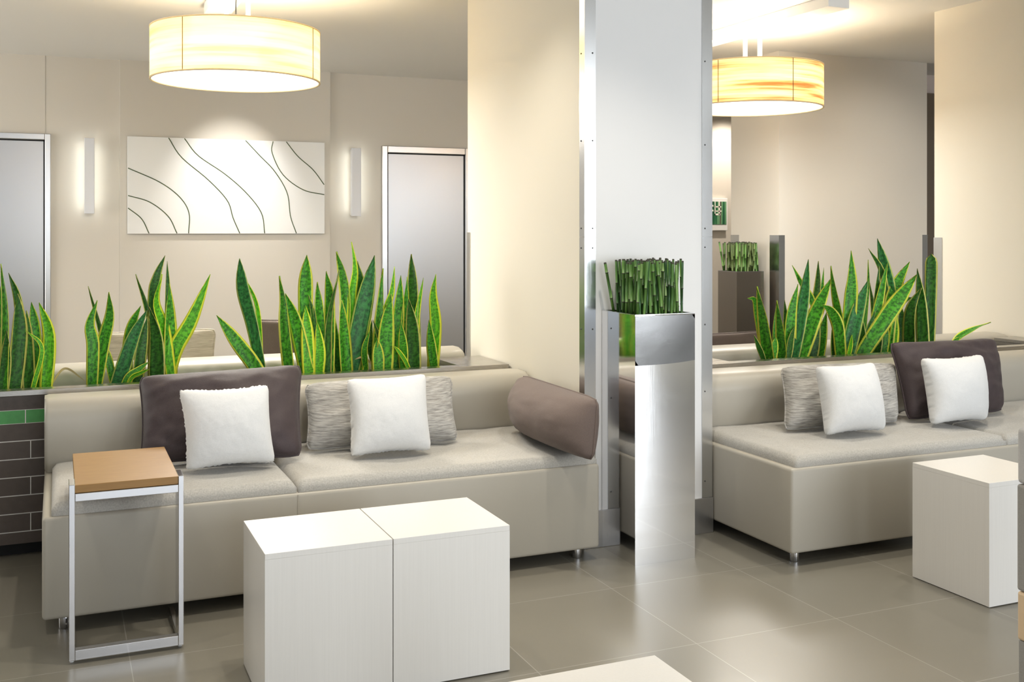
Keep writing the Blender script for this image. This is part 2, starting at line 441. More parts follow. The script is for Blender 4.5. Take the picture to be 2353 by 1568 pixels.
def sorted2(xa, xb, ya, yb, za, zb):
    return min(xa, xb), min(ya, yb), za, max(xa, xb), max(ya, yb), zb
RZ = (.25, .68, 1.0, 1.37, 1.46, 1.86, 2.26, 2.66)
guard(PX0, PY0, 1, 1, .17, CEIL, .053, .048, (1.42,), RZ)
guard(PX1, PY0, -1, 1, .17, CEIL, .054, .05, (1.42,), RZ)
guard(PX0, PY1, 1, -1, 0, 1.44, .06, .045)
guard(RX0, RY0, 1, 1, 0, 1.41, .06, .13)
guard(rxe, RY0, -1, 1, 0, 1.41, .06, .06)
guard(RX0, rye, 1, -1, 0, 1.41, .06, .13)
guard(QX0, QY1, 1, -1, 0, 1.40, .06, .075)
bm = bmesh.new(); box(bm, PX0-.008, PY0-.008, 0, PX1+.008, PY0+.3, .17, .002)
o = struct('baseboard_pillar', bm, 'steel_brushed')
# dark bronze door leaf beyond the third pillar
dz = at_y(2138, 215, RY0+.58).z
struct('door_3', B(rxe+.02, RY0+.56, 0, rxe+1.1, RY0+.598, min(dz, CEIL-.1)), 'steel_bronze')

# ------------------------------------------------------------------ wall lamps, pictures
def sconce(pxl, pxr, yt, yb, label):
    a = at_y(pxl, yt, YB-.13); b = at_y(pxr, yb, YB-.13)
    t = empty('wall_lamp', ((a.x+b.x)/2, YB, b.z), label, 'wall lamp', 'linear wall lamps by the lifts')
    wobj('cover', B(a.x, YB-.13, b.z, b.x, YB-.085, a.z, .003), 'sconce_cover', t)
    wobj('light_tube', B(a.x+.012, YB-.085, b.z+.03, b.x-.012, YB-.045, a.z-.03, .008), 'sconce_glow', t)
    wobj('back_plate', B(a.x+.015, YB-.045, b.z+.01, b.x-.015, YB, a.z-.01), 'white_metal', t)
sconce(194, 217, 317, 491, 'slim white vertical wall lamp between the left steel door and the panel')
sconce(809, 830, 340, 497, 'slim white vertical wall lamp to the right of the big curve-lined picture')

a = at_y(293, 313, YB-.075); b = at_y(746, 537, YB-.075)
pic = empty('wall_picture', ((a.x+b.x)/2, YB-.035, b.z), 'wide white wall picture with thin dark flowing curves hanging between the two wall lamps', 'picture')
wobj('canvas', B(a.x, YB-.075, b.z, b.x, YB-.05, a.z, .002), 'canvas_white', pic)
wobj('hanging_batten', B(a.x+.25, YB-.05, (a.z+b.z)/2+.1, b.x-.25, YB-.035, (a.z+b.z)/2+.2), 'white_metal', pic)
CUR = [[(1013, 824), (1090, 945), (1250, 1080), (1365, 1205), (1400, 1310), (1440, 1403)],
       [(1108, 827), (1190, 935), (1350, 1045), (1480, 1160), (1570, 1280), (1590, 1403)],
       [(1475, 838), (1560, 935), (1650, 1030), (1725, 1160), (1745, 1300), (1780, 1403)],
       [(1640, 844), (1635, 920), (1700, 1050), (1820, 1140), (1948, 1170)],
       [(1720, 848), (1790, 940), (1880, 1020), (1947, 1110)],
       [(769, 1010), (960, 1095), (1080, 1185), (1135, 1280), (1133, 1403)],
       [(769, 1175), (900, 1215), (1010, 1300), (1063, 1403)],
       [(769, 1250), (850, 1315), (895, 1403)]]
for c in CUR:
    pts = [at_y(x/2.614, y/2.614, YB-.075) for x, y in c]
    for p in pts:
        p.z = min(max(p.z, b.z+.004), a.z-.004); p.x = min(max(p.x, a.x+.004), b.x-.004)
    wobj('curved_inlay', tube(bmesh.new(), catmull(pts, 24), .0045, 6), 'inlay_green', pic, True)

a = at_y(1612, 455, YB-.04); b = at_y(1672, 530, YB-.04)
p2 = empty('framed_picture', ((a.x+b.x)/2, YB, b.z), 'small framed photograph of green bamboo stems on the far warm wall', 'picture')
wobj('frame', B(a.x, YB-.04, b.z, b.x, YB-.004, a.z, .004), 'canvas_white', p2)
c0 = at_y(1618, 463, YB-.042); c1 = at_y(1669, 516, YB-.042)
wobj('print', B(c0.x, YB-.044, c1.z, c1.x, YB-.04, c0.z), 'bamboo_print', p2)
bm = bmesh.new()
for q in ((1642, 1650, 474, 495), (1651, 1654, 463, 494), (1641, 1657, 474, 477), (1641, 1658, 484, 487), (1642, 1655, 491, 495), (1634, 1639, 471, 475), (1634, 1639, 482, 486)):
    if q[1]-q[0] == 8: q = (1642, 1644, 463, 495)
    u = at_y(q[0], q[2], YB-.044); v_ = at_y(q[1], q[3], YB-.044); box(bm, u.x, YB-.046, v_.z, v_.x, YB-.044, u.z)
wobj('pale_marks', bm, 'print_pale', p2)

# ------------------------------------------------------------------ pendants
def pendant(c, R, z0, z1, plate, veneer_name, seams, label, cord=False):
    cx, cy = c
    t = empty('pendant_lamp', (cx, cy, z0), label, 'pendant lamp', 'drum pendant lamps')
    seg = 96; bm = bmesh.new(); uv = bm.loops.layers.uv.new('UVMap')
    rings = []
    for rr, zz in ((R, z0), (R, z1), (R-.006, z1), (R-.006, z0)):
        rings.append([bm.verts.new((cx+rr*math.cos(k*2*math.pi/seg), cy+rr*math.sin(k*2*math.pi/seg), zz)) for k in range(seg)])
    for j in (0, 1, 2, 3):
        for k in range(seg):
            vs = (rings[j][k], rings[j][(k+1) % seg], rings[(j+1) % 4][(k+1) % seg], rings[(j+1) % 4][k])
            f = bm.faces.new(vs); f.smooth = j in (0, 2)
            for l_, (uu, vv) in zip(f.loops, ((k, 0), (k+1, 0), (k+1, 1), (k, 1))):
                zz = (l_.vert.co.z-z0)/(z1-z0)
                l_[uv].uv = (uu/seg*6, zz)
    sh = wobj('shade', bm, veneer_name, t)
    to = Vector((-cx, -cy, 0)).normalized(); rt = Vector((FY, -FX, 0)); rt = (rt-to*rt.dot(to)).normalized()
    for a in seams:
        d = to*math.cos(a)+rt*math.sin(a); p = Vector((cx, cy, 0))+d*(R+.001); q = Vector((-d.y, d.x, 0))
        bm = bmesh.new(); tube(bm, [(p.x, p.y, z0+.004), (p.x, p.y, z1-.004)], .0028, 6)
        wobj('seam', bm, 'seam_dark', sh)
    for zz in (z0, z1):
        bm = bmesh.new(); bmesh.ops.create_circle
        ring(bm, cx, cy, zz, R-.008, R+.003, .008)
        wobj('rim', bm, 'rim_wood', t)
    # slightly domed diffuser
    bm = bmesh.new(); rr = R-.009; prev = None
    prof = [(rr, z0+.004), (rr*.9, z0+.001), (rr*.6, z0-.004), (rr*.3, z0-.006), (.004, z0-.007)]
    for r_, z_ in prof:
        rg = [bm.verts.new((cx+r_*math.cos(k*2*math.pi/64), cy+r_*math.sin(k*2*math.pi/64), z_)) for k in range(64)]
        if prev:
            for k in range(64):
                f = bm.faces.new((prev[k], prev[(k+1) % 64], rg[(k+1) % 64], rg[k])); f.smooth = True
        prev = rg
    bm.faces.new(prev)
    bmesh.ops.recalc_face_normals(bm, faces=bm.faces)
    wobj('diffuser', bm, 'diffuser', t)
    # cross bar inside, stems, ceiling plate
    px0, px1, py0, py1, pz = plate
    wobj('cross_bar', B(cx-R+.01, cy-.012, z1-.05, cx+R-.01, cy+.012, z1-.03), 'white_metal', t)
    for s in (px0+.022, px1-.022):
        wobj('stem', B(s-.013, cy-.013, z1-.04, s+.013, cy+.013, pz+.01, .002), 'white_metal', t)
    if cord:
        wobj('cord', tube(bmesh.new(), [(cx-.005, cy-.03, z1-.04), (cx-.008, cy-.03, (z1+pz)/2), (cx-.003, cy-.03, pz+.01)], .004, 8), 'cord_black', t, True)
    wobj('ceiling_plate', B(px0, py0, pz, px1, py1, CEIL, .003), 'white_metal', t)
    return t
def ring(bm, cx, cy, z, r0, r1, h):
    seg = 96; rg = []
    for rr, zz in ((r0, z-h/2), (r1, z-h/2), (r1, z+h/2), (r0, z+h/2)):
        rg.append([bm.verts.new((cx+rr*math.cos(k*2*math.pi/seg), cy+rr*math.sin(k*2*math.pi/seg), zz)) for k in range(seg)])
    for j in range(4):
        for k in range(seg):
            f = bm.faces.new((rg[j][k], rg[j][(k+1) % seg], rg[(j+1) % 4][(k+1) % seg], rg[(j+1) % 4][k])); f.smooth = True
P1 = (1.03, 6.79); P2 = (4.90, 6.75)
pendant(P1, .516, 2.385, 2.70, (.945, 1.125, 5.8, 7.70, 2.975), 'veneer_pale', (math.radians(-36), math.radians(62)),
        'large drum pendant lamp with pale glowing veneer shade hanging in front of the wall picture', True)
pendant(P2, .53, 2.385, 2.70, (4.815, 4.995, 5.77, 7.72, 2.975), 'veneer_striped', (math.radians(-27), math.radians(33)),
        'large drum pendant lamp with amber striped veneer shade to the right of the pillar')
for nm, (x, y), pw in (('pendant_bulb', P1, 62), ('pendant_bulb', P2, 48)):
    point(nm, (x, y, 2.53), pw, (1, .86, .62), .09)
    area('pendant_down', (x, y, 2.36), (0, 0, 0), .8, .8, 84 if x < 2 else 42, (1, .96, .89))

# ------------------------------------------------------------------ planters
def planter(x0, x1, y0, y1, zt, ox0, ox1, label, tile=True, end_tile=False):
    t = empty('planter_trough', ((x0+x1)/2, (y0+y1)/2, 0), label, 'planter', 'steel-capped planter troughs')
    bm = bmesh.new(); wall_t = .05; zb = .06; zg0, zg1 = .592, .654
    for a, b, mi in ((zb, zg0, 0), (zg0, zg1, 1), (zg1, zt-.025, 2)):
        box(bm, x0, y0+.015, a, x1, y0+.015+wall_t, b, mi=mi); box(bm, x0, y1-.005, min(a, .56), x1, y1, min(b, .60), mi=mi) if mi == 0 and a < .5 else None
        box(bm, x0, y0+.015+wall_t, a, x0+wall_t, y1-.005, b, mi=mi); box(bm, x1-wall_t, y0+.015+wall_t, a, x1, y1-.005, b, mi=mi)
    wobj('body', bm, ['tile_brown', 'tile_green', 'tile_plain'], t)
    bm = bmesh.new(); box(bm, x0+.02, y0+.07, 0, x1-.02, y1-.07, zb); wobj('plinth', bm, 'dark_gap', t)
    bm = bmesh.new(); oy0, oy1 = y0+.075, y1-.008
    box(bm, x0, y0, zt-.025, x1, oy0, zt, .002)
    box(bm, x0, oy0, zt-.025, ox0, oy1, zt, .002); box(bm, ox1, oy0, zt-.025, x1, oy1, zt, .002)
    wobj('steel_cap', bm, 'steel_cap', t)
    bm = bmesh.new()
    box(bm, ox0, oy0-.003, zt-.2, ox1, oy0, zt-.0255)
    for a in (ox0-.003, ox1): box(bm, a, oy0, zt-.2, a+.003, oy1, zt-.0255)
    wobj('steel_liner', bm, 'steel_cap', t)
    s = wobj('soil', B(ox0, oy0, zt-.25, ox1, oy1, zt-.12), 'soil', t); s['kind'] = 'stuff'
    return t
ZT = .742
Y1a, Y1b = 5.165, 5.598
planter(-1.6, 2.198, Y1a, Y1b, ZT, -1.5, 1.93, 'brown tiled planter trough with steel cap and green tile row behind the left sofa')
Y2a, Y2b = 4.735, 5.198
planter(2.893, 5.892, Y2a, Y2b, ZT, 3.34, 5.70, 'steel-capped planter trough behind the right sofa')

# ------------------------------------------------------------------ sofas
def sofa(name, x0, x1, yf, splits, label, flip=False, seams=(), up=0):
    """yf: front edge; depth 1.03. flip turns it to face away (front towards +Y)"""
    cx = (x0+x1)/2; w = x1-x0
    t = empty(name, (cx, yf, 0), label, 'sofa', 'beige leather bench sofas')
    if flip: t.rotation_euler = (0, 0, math.pi)
    h = w/2
    o = obj('base', B(-h, 0, .055, h, 1.02, .424, .014, 3), 'leather', t); smooth_by_angle(o, 40)
    # backrest profile, rounded roll over the top
    pr = [(.76, .425), (.725, .50), (.712, .58), (.715, .64)]
    for k in range(0, 9):
        a = math.pi-k*math.pi/2/8; pr.append((.80+.085*math.cos(a), .648+.085*math.sin(a)))
    pr += [(.90, .735), (.965, .729), (.998, .716), (1.014, .695), (1.02, .66), (1.02, .425)]
    pr = [(y, z if z < .6 else z+up) for y, z in pr]
    o = obj('backrest', extrude_x(bmesh.new(), pr, -h, h, .016), 'leather', t); smooth_by_angle(o, 50)
    for sx in seams:
        for (y, z0_, z1_) in ((-.0005, .065, .418),):
            obj('seam', B(sx-cx-.0025, y-.0015, z0_, sx-cx+.0025, y+.002, z1_), 'leather', t)
    xs = [x0+.028]+list(splits)+[x1-.006]
    for a, b in zip(xs[:-1], xs[1:]):
        c = (a+b)/2-cx; g = .003
        obj('seat_cushion', seat_mesh(a-cx+g, b-cx-g, .012, .80, .424, .469), 'seat_fabric', t, True)
    for lx in (-h+.075, h-.075):
        for ly in (.075, .93):
            bm = cyl(bmesh.new(), (lx, ly, 0), .021, .062, 24, bev=.002)
            o = obj('leg', bm, 'chrome', t); smooth_by_angle(o, 40)
    return t
def seat_mesh(x0, x1, y0, y1, z0, z1):
    """soft flat cushion: rounded box with a tufted, slightly domed top"""
    bm = bmesh.new(); nx, ny = max(12, int((x1-x0)/.025)), 30; r = .03
    def rc(s, a, b):     # squash parameter near ends so the edge is finely sampled
        return a+(b-a)*(.5-.5*math.cos(math.pi*s))*.35+(b-a)*s*.65
    top = []; bot = []
    for j in range(ny+1):
        tr, brw = [], []
        for i in range(nx+1):
            x = rc(i/nx, x0, x1); y = rc(j/ny, y0, y1)
            e = min(x-x0, x1-x, y-y0, y1-y)
            k = min(e/r, 1); z = z1-(z1-z0)*.55*(1-math.sqrt(max(0, 1-(1-k)**2)))
            dome = .010*min(1, e/.2)
            tuft = 0
            tuft += noise.noise(Vector((x*5, y*5, x0)))*.004+noise.noise(Vector((x*17, y*14, x0)))*.0016
            gx = ((x-x0) % .30)-.15; gy = ((y-y0) % .27)-.135
            tuft -= .006*math.exp(-(gx*gx+gy*gy)/.0012)*(e > .05)
            tr.append(bm.verts.new((x, y, z+dome+tuft*min(1, e/.05))))
            brw.append(bm.verts.new((x, y, z0)) if i in (0, nx) or j in (0, ny) else None)
        top.append(tr); bot.append(brw)
    for j in range(ny):
        for i in range(nx):
            bm.faces.new((top[j][i], top[j][i+1], top[j+1][i+1], top[j+1][i]))
    for i in range(nx):
        bm.faces.new((bot[0][i], bot[0][i+1], top[0][i+1], top[0][i])); bm.faces.new((bot[ny][i+1], bot[ny][i], top[ny][i], top[ny][i+1]))
    for j in range(ny):
        bm.faces.new((bot[j+1][0], bot[j][0], top[j][0], top[j+1][0])); bm.faces.new((bot[j][nx], bot[j+1][nx], top[j+1][nx], top[j][nx]))
    return bm
sofa('bench_sofa', -.052, 2.190, 4.128, [.862], 'beige leather bench sofa in front of the left planter, side table at its left end', seams=(.862,))
sofa('bench_sofa', 2.897, 5.88, 3.71, [4.17], 'beige leather bench sofa to the right of the pillar, beside the single white cube', seams=())
sofa('bench_sofa', -.30, 2.12, 5.60+1.02, [.9], 'beige leather bench sofa behind the left planter, seen from its back', True, up=.045)
sofa('bench_sofa', 2.90, 5.88, 5.20+1.02, [4.4], 'beige leather bench sofa behind the right planter, seen from its back', True, up=.02)

# ------------------------------------------------------------------ cushions
def pillow(quad, T, n=36, full=.42, pinch=.05, wr=.004, seed=0, fuzz=0.0):
    """quad: BL, BR, TR, TL corners of the mid plane"""
    BL, BR, TR, TL = [Vector(q) for q in quad]
    nrm = (BR-BL).cross(TL-BL).normalized(); ctr = (BL+BR+TR+TL)/4
    bm = bmesh.new(); g = {}
    for side in (1, -1):
        for j in range(n+1):
            for i in range(n+1):
                edge = i in (0, n) or j in (0, n)
                if side < 0 and edge: g[(-1, i, j)] = g[(1, i, j)]; continue
                u = -math.cos(math.pi*i/n)*.45+(2*i/n-1)*.55; v = -math.cos(math.pi*j/n)*.45+(2*j/n-1)*.55
                uu = u*(1-pinch*(1-v*v)*abs(u)**3); vv = v*(1-pinch*(1-u*u)*abs(v)**3)
                # rounded corners
                k = max(0, abs(u)+abs(v)-1.80)/.2; uu *= 1-.045*k; vv *= 1-.045*k
                a, b = (uu+1)/2, (vv+1)/2
                p = BL*(1-a)*(1-b)+BR*a*(1-b)+TR*a*b+TL*(1-a)*b
                th = T/2*(max(0, 1-u*u)*max(0, 1-v*v))**full
                th += wr*noise.noise(Vector((u*2.2+seed, v*2.2, side)))*2*(1-abs(u)**4)*(1-abs(v)**4)+wr*.8*noise.noise(Vector((u*7+seed, v*5, 3+side)))*(1-u**8)*(1-v**8)
                p = p+nrm*side*th*(1.35 if side > 0 else .6)
                if fuzz and edge: p = p+(p-ctr).normalized()*random.uniform(-fuzz, fuzz)
                elif fuzz: p = p+nrm*side*random.uniform(0, fuzz*.35)
                g[(side, i, j)] = bm.verts.new(p)
    for side in (1, -1):
        for j in range(n):
            for i in range(n):
                q = [g[(side, i, j)], g[(side, i+1, j)], g[(side, i+1, j+1)], g[(side, i, j+1)]]
                bm.faces.new(q if side > 0 else q[::-1])
    return bm, [g[(1, i, 0)].co.copy() for i in range(n+1)]+[g[(1, n, j)].co.copy() for j in range(1, n+1)]+[g[(1, i, n)].co.copy() for i in range(n-1, -1, -1)]+[g[(1, 0, j)].co.copy() for j in range(n-1, -1, -1)]
def cushion(name, quad, T, mt, label, group=None, piping=None, **k):
    bm, edge = pillow(quad, T, **k)
    c = (Vector(quad[0])+Vector(quad[1]))/2
    o = obj(name, bm, mt, None, True, c)
    setp(o, label, 'cushion', group)
    if piping:
        pts = [p-c for p in edge[::2]]
        obj('piping', tube(bmesh.new(), pts+[pts[0]], piping, 6, cap=False), mt, o, True)
    return o
ZS = .492
def qy(bl, br, tr, tl, yb, yt):
    a, b = at_z(*bl, ZS), at_z(*br, ZS)
    return [a, b, at_y(*tr, yt), at_y(*tl, yt)]
cushion('large_cushion', qy((322, 1066), (694, 1050), (694, 838), (318, 866), 4.68, 4.755), .19, 'cushion_aubergine',
        'large dark aubergine cushion on the left sofa behind a white fleece cushion', 'large aubergine cushions', .005, full=.38, pinch=.045, wr=.010, seed=3)
cushion('throw_cushion', qy((426, 1084), (634, 1064), (618, 882), (408, 894), 4.38, 4.44), .17, 'cushion_fleece',
        'white fleece cushion leaning on the large aubergine cushion of the left sofa', 'white fleece cushions', None, n=56, pinch=.085, full=.40, wr=.0012, seed=5, fuzz=.004)
cushion('throw_cushion', qy((703, 1036), (1054, 1012), (1040, 866), (698, 884), 4.72, 4.78), .17, 'cushion_weave',
        'grey woven cushion on the left sofa behind the right-hand white cushion', 'grey woven cushions', .004, full=.38, wr=.006, seed=8)
cushion('throw_cushion', qy((803, 1052), (992, 1037), (979, 858), (794, 871), 4.40, 4.50), .17, 'cushion_fleece',
        'white fleece cushion in front of the grey woven cushion on the left sofa', 'white fleece cushions', None, n=56, pinch=.085, full=.40, wr=.0012, seed=12, fuzz=.004)
cushion('large_cushion', [at_z(1196, 988, .484), at_z(1362, 1060, .484), at_x(1374, 918, 2.105), at_x(1200, 862, 2.085)], .25, 'cushion_mauve',
        'mauve brown cushion propped against the pillar at the right end of the left sofa', 'large aubergine cushions', .004, full=.46, pinch=.0, wr=.003, seed=21)
cushion('throw_cushion', qy((1802, 990), (2064, 970), (2056, 838), (1792, 845), 4.28, 4.345), .18, 'cushion_weave',
        'grey woven cushion on the right sofa between white and aubergine cushions', 'grey woven cushions', .004, full=.38, wr=.006, seed=31)
cushion('throw_cushion', qy((1895, 1003), (2033, 990), (2004, 832), (1872, 842), 4.0, 4.08), .17, 'cushion_fleece',
        'white fleece cushion leaning on the grey woven cushion of the right sofa', 'white fleece cushions', None, n=56, pinch=.085, full=.40, wr=.0012, seed=37, fuzz=.004)
cushion('large_cushion', qy((2085, 966), (2304, 945), (2284, 778), (2042, 788), 4.24, 4.29), .18, 'cushion_aubergine',
        'large dark aubergine cushion on the right sofa, partly above the planter edge', 'large aubergine cushions', .005, full=.38, pinch=.045, wr=.010, seed=41)
cushion('throw_cushion', qy((2138, 978), (2265, 967), (2254, 813), (2114, 823), 4.0, 4.05), .17, 'cushion_fleece',
        'white fleece cushion on the large aubergine cushion of the right sofa', 'white fleece cushions', None, n=56, pinch=.085, full=.40, wr=.0012, seed=47, fuzz=.004)
# cushions on the sofas behind the planters (they lean on the far side of the backrests)
def qfar(x0, x1, yb, yt, zb, zt):
    return [Vector((x1, yb, zb)), Vector((x0, yb, zb)), Vector((x0, yt, zt)), Vector((x1, yt, zt))]
def farc(pl, pr, yt, Yc):
    a = at_y(pl, yt, Yc); b = at_y(pr, yt, Yc); return a.x, b.x, a.z
a0, a1, az = farc(196, 496, 764, 6.16)
cushion('throw_cushion', qfar(a0, a1, 6.16, 6.13, .53, az), .14, 'cushion_weave_beige', 'beige woven cushion behind the left planter, seen above the far sofa back', None, .004, full=.36, wr=.004, seed=51)
a0, a1, az = farc(573, 770, 734, 6.16)
cushion('large_cushion', qfar(a0, a1, 6.16, 6.13, .53, az), .16, 'cushion_mauve', 'brown cushion behind the left planter leaves, on the far sofa', None, .004, full=.36, wr=.006, seed=55)
a0, a1, az = farc(1560, 1740, 768, 5.73)
cushion('large_cushion', qfar(a0, a1, 5.73, 5.70, .53, az), .16, 'cushion_mauve', 'brown cushion on the far sofa, just right of the pillar', None, .004, full=.36, wr=.006, seed=58)

# ------------------------------------------------------------------ side table
tx0, tx1, ty = .034, .402, 3.826
t = empty('side_table', ((tx0+tx1)/2, ty, 0), 'C-shaped side table with brown wooden top and chrome frame reaching over the left sofa', 'side table')
wobj('tabletop', B(tx0+.018, ty+.004, .571, tx1-.016, ty+.55, .598, .0015), 'table_wood', t)
for a, b in ((tx0, tx0+.019), (tx1-.018, tx1)):
    wobj('leg', B(a, ty, .012, b, ty+.10, .600, .0015), 'chrome', t)
    wobj('floor_rail', B(a, ty+.10, .012, b, ty+.345, .034, .0015), 'chrome', t)
    for y in (ty+.03, ty+.33):
        wobj('foot', cyl(bmesh.new(), ((a+b)/2, y, 0), .007, .013, 16), 'white_metal', t)
wobj('top_rail', B(tx0+.019, ty, .543, tx1-.018, ty+.10, .570, .0015), 'chrome', t)
wobj('bottom_rail', B(tx0+.019, ty, .012, tx1-.018, ty+.03, .046, .0015), 'chrome', t)

# ------------------------------------------------------------------ white cubes
def cube(x0, y0, label, size=.397):
    t = empty('cube_table', (x0+size/2, y0+size/2, 0), label, 'cube table', 'white cube tables')
    bm = bmesh.new(); th = .018
    box(bm, x0, y0, .004, x0+size, y0+th, .48-th); box(bm, x0, y0+size-th, .004, x0+size, y0+size, .48-th)
    box(bm, x0, y0+th, .004, x0+th, y0+size-th, .48-th); box(bm, x0+size-th, y0+th, .004, x0+size, y0+size-th, .48-th)
    wobj('sides', bm, 'lacquer_white', t)
    wobj('top', B(x0, y0, .48-th, x0+size, y0+size, .48, .0008, 1), 'lacquer_white', t)
    for a in (.04, size-.04):
        for b in (.04, size-.04): wobj('glide', cyl(bmesh.new(), (x0+a, y0+b, 0), .012, .46, 12), 'white_metal', t)
cube(.570, 3.207, 'white cube table, left one of the touching pair in front of the left sofa')
cube(.970, 3.207, 'white cube table, right one of the touching pair in front of the left sofa')
cube(3.283, 3.012, 'white cube table standing alone in front of the right sofa')
cube(.856, 1.698, 'white cube table cut off by the bottom edge of the photo')

# ------------------------------------------------------------------ armchair at the right edge
c = at_z(2335, 980, .88); c = ray(2335, 980)*(3.0); cx, cy = c.x, c.y
t = empty('armchair', (cx+.27, cy-.27, 0), 'grey upholstered chair with tan wooden rail, cut off by the right edge of the photo', 'chair')
wobj('back_pad', B(cx, cy-.09, .735, cx+.54, cy, .893, .012, 3), 'chair_grey_pale', t)
wobj('backrest', B(cx, cy-.09, .432, cx+.54, cy, .733, .008, 3), 'chair_grey', t)
wobj('seat_rail', B(cx+.001, cy-.54, .292, cx+.54, cy-.001, .43, .008, 3), 'wood_tan', t)
wobj('seat', B(cx+.01, cy-.54, .431, cx+.53, cy-.095, .50, .02, 3), 'chair_grey', t)
for a, b in ((.004, -.062), (.48, -.062), (.004, -.53), (.48, -.53)):
    wobj('leg', B(cx+a, cy+b, 0, cx+a+.055, cy+b+.058, .291, .003), 'chair_grey', t)

# ------------------------------------------------------------------ pedestals with cut horsetail stalks
def pedestal(x0, y0, s, h, mt, label):
    t = empty('pedestal_planter', (x0+s/2, y0+s/2, 0), label, 'pedestal planter', 'square steel pedestal planters')
    bm = bmesh.new(); th = .004
    box(bm, x0, y0, 0, x0+s, y0+th, h); box(bm, x0, y0+s-th, 0, x0+s, y0+s, h)
    box(bm, x0, y0+th, 0, x0+th, y0+s-th, h); box(bm, x0+s-th, y0+th, 0, x0+s, y0+s-th, h)
    wobj('shell', bm, mt, t)
    bm = bmesh.new(); e = .012
    for q in ((x0, y0, x0+s, y0+e), (x0, y0+s-e, x0+s, y0+s), (x0, y0+e, x0+e, y0+s-e), (x0+s-e, y0+e, x0+s, y0+s-e)):
        box(bm, q[0], q[1], h, q[2], q[3], h+.003)
    wobj('rim', bm, 'steel_guard', t)
    so = wobj('soil', B(x0+th, y0+th, h-.16, x0+s-th, y0+s-th, h-.06), 'soil', t); so['kind'] = 'stuff'
    return t
def stalks(x0, y0, s, h, nx, ny, top, mt, label, rng, rs=1.0):
    t = empty('horsetail_stalks', (x0+s/2, y0+s/2, h-.06), label, 'plant', 'cut horsetail stalk bundles')
    for j in range(ny):
        for i in range(nx):
            bx = x0+.022+(s-.044)*(i+.5+rng.uniform(-.35, .35))/nx; by = y0+.022+(s-.044)*(j+.5+rng.uniform(-.35, .35))/ny
            r = rng.uniform(.0048, .0072)*rs; zt = top+rng.uniform(-.012, .012)
            lx, ly = rng.gauss(0, .013), rng.gauss(0, .007)
            if i == 0 and j == ny-1: lx = -.055; bx += .012
            bx2 = bx+lx
            if lx > -.05: bx2 = min(max(bx2, x0+.012), x0+s-.012)
            by2 = min(max(by+ly, y0+.012), y0+s-.004)
            zs = [h-.054]; z = h+rng.uniform(-.02, .06); rad = [r]; mi = [0]
            while z < zt-.03:
                zs += [z-.002, z-.0015, z+.0015, z+.002]; rad += [r, r*1.15, r*1.15, r]; mi += [1, 1, 1, 0]; z += rng.uniform(.09, .15)
            zs += [zt-.006, zt]; rad += [r, r*.9]; mi += [1, 1]
            pts = []
            for q in zs:
                f = (q-zs[0])/(zt-zs[0]); pts.append((bx+(bx2-bx)*f, by+(by2-by)*f, q))
            wobj('stalk', tube(bmesh.new(), pts, rad, 7, mi[:len(pts)]), [rng.choice(mt), 'stalk_node'], t)
    return t
rng = random.Random(4)
D0 = (2.290, 3.992)
ps = .303
t = pedestal(D0[0], D0[1], ps, 1.083, 'steel_mirror', 'tall mirror-polished steel pedestal planter standing against the white pillar')
# protective film still on the top of the front face
bm = bmesh.new(); n = 20; fr = []; bk = []
for j in range(11):
    for i in range(n+1):
        u = i/n; zlow = .865+.012*u**3; z = 1.079-(1.079-zlow)*j/10
        y = D0[1]-.0012-.0012*math.sin(math.pi*u)*math.sin(math.pi*j/10)
        bm.verts.new((D0[0]+.0005+(ps-.001)*u, y, z))
bm.verts.ensure_lookup_table()
for j in range(10):
    for i in range(n):
        a = j*(n+1)+i; f = bm.faces.new((bm.verts[a], bm.verts[a+1], bm.verts[a+n+2], bm.verts[a+n+1])); f.smooth = True
bmesh.ops.solidify(bm, geom=list(bm.faces), thickness=.0006)
fo = wobj('protective_film', bm, 'film', t); smooth_by_angle(fo, 30); fo['label'] = 'greyish protective film on the upper front'
stalks(D0[0], D0[1], ps, 1.083, 15, 6, 1.315, ('stalk_green', 'stalk_green', 'stalk_dark', 'stalk_light'), 'bundle of cut green horsetail stalks in the pedestal by the white pillar', rng)
c = at_z(1693, 625, 1.083)
t = pedestal(c.x, c.y, .29, 1.083, 'steel_bronze', 'dark reflective pedestal planter in the far room beside the third pillar')
stalks(c.x, c.y, .29, 1.083, 23, 4, 1.083+.255, ('stalk_pale', 'stalk_pale', 'stalk_green'), 'bundle of cut olive green stalks in the far dark pedestal', rng, 1.3)

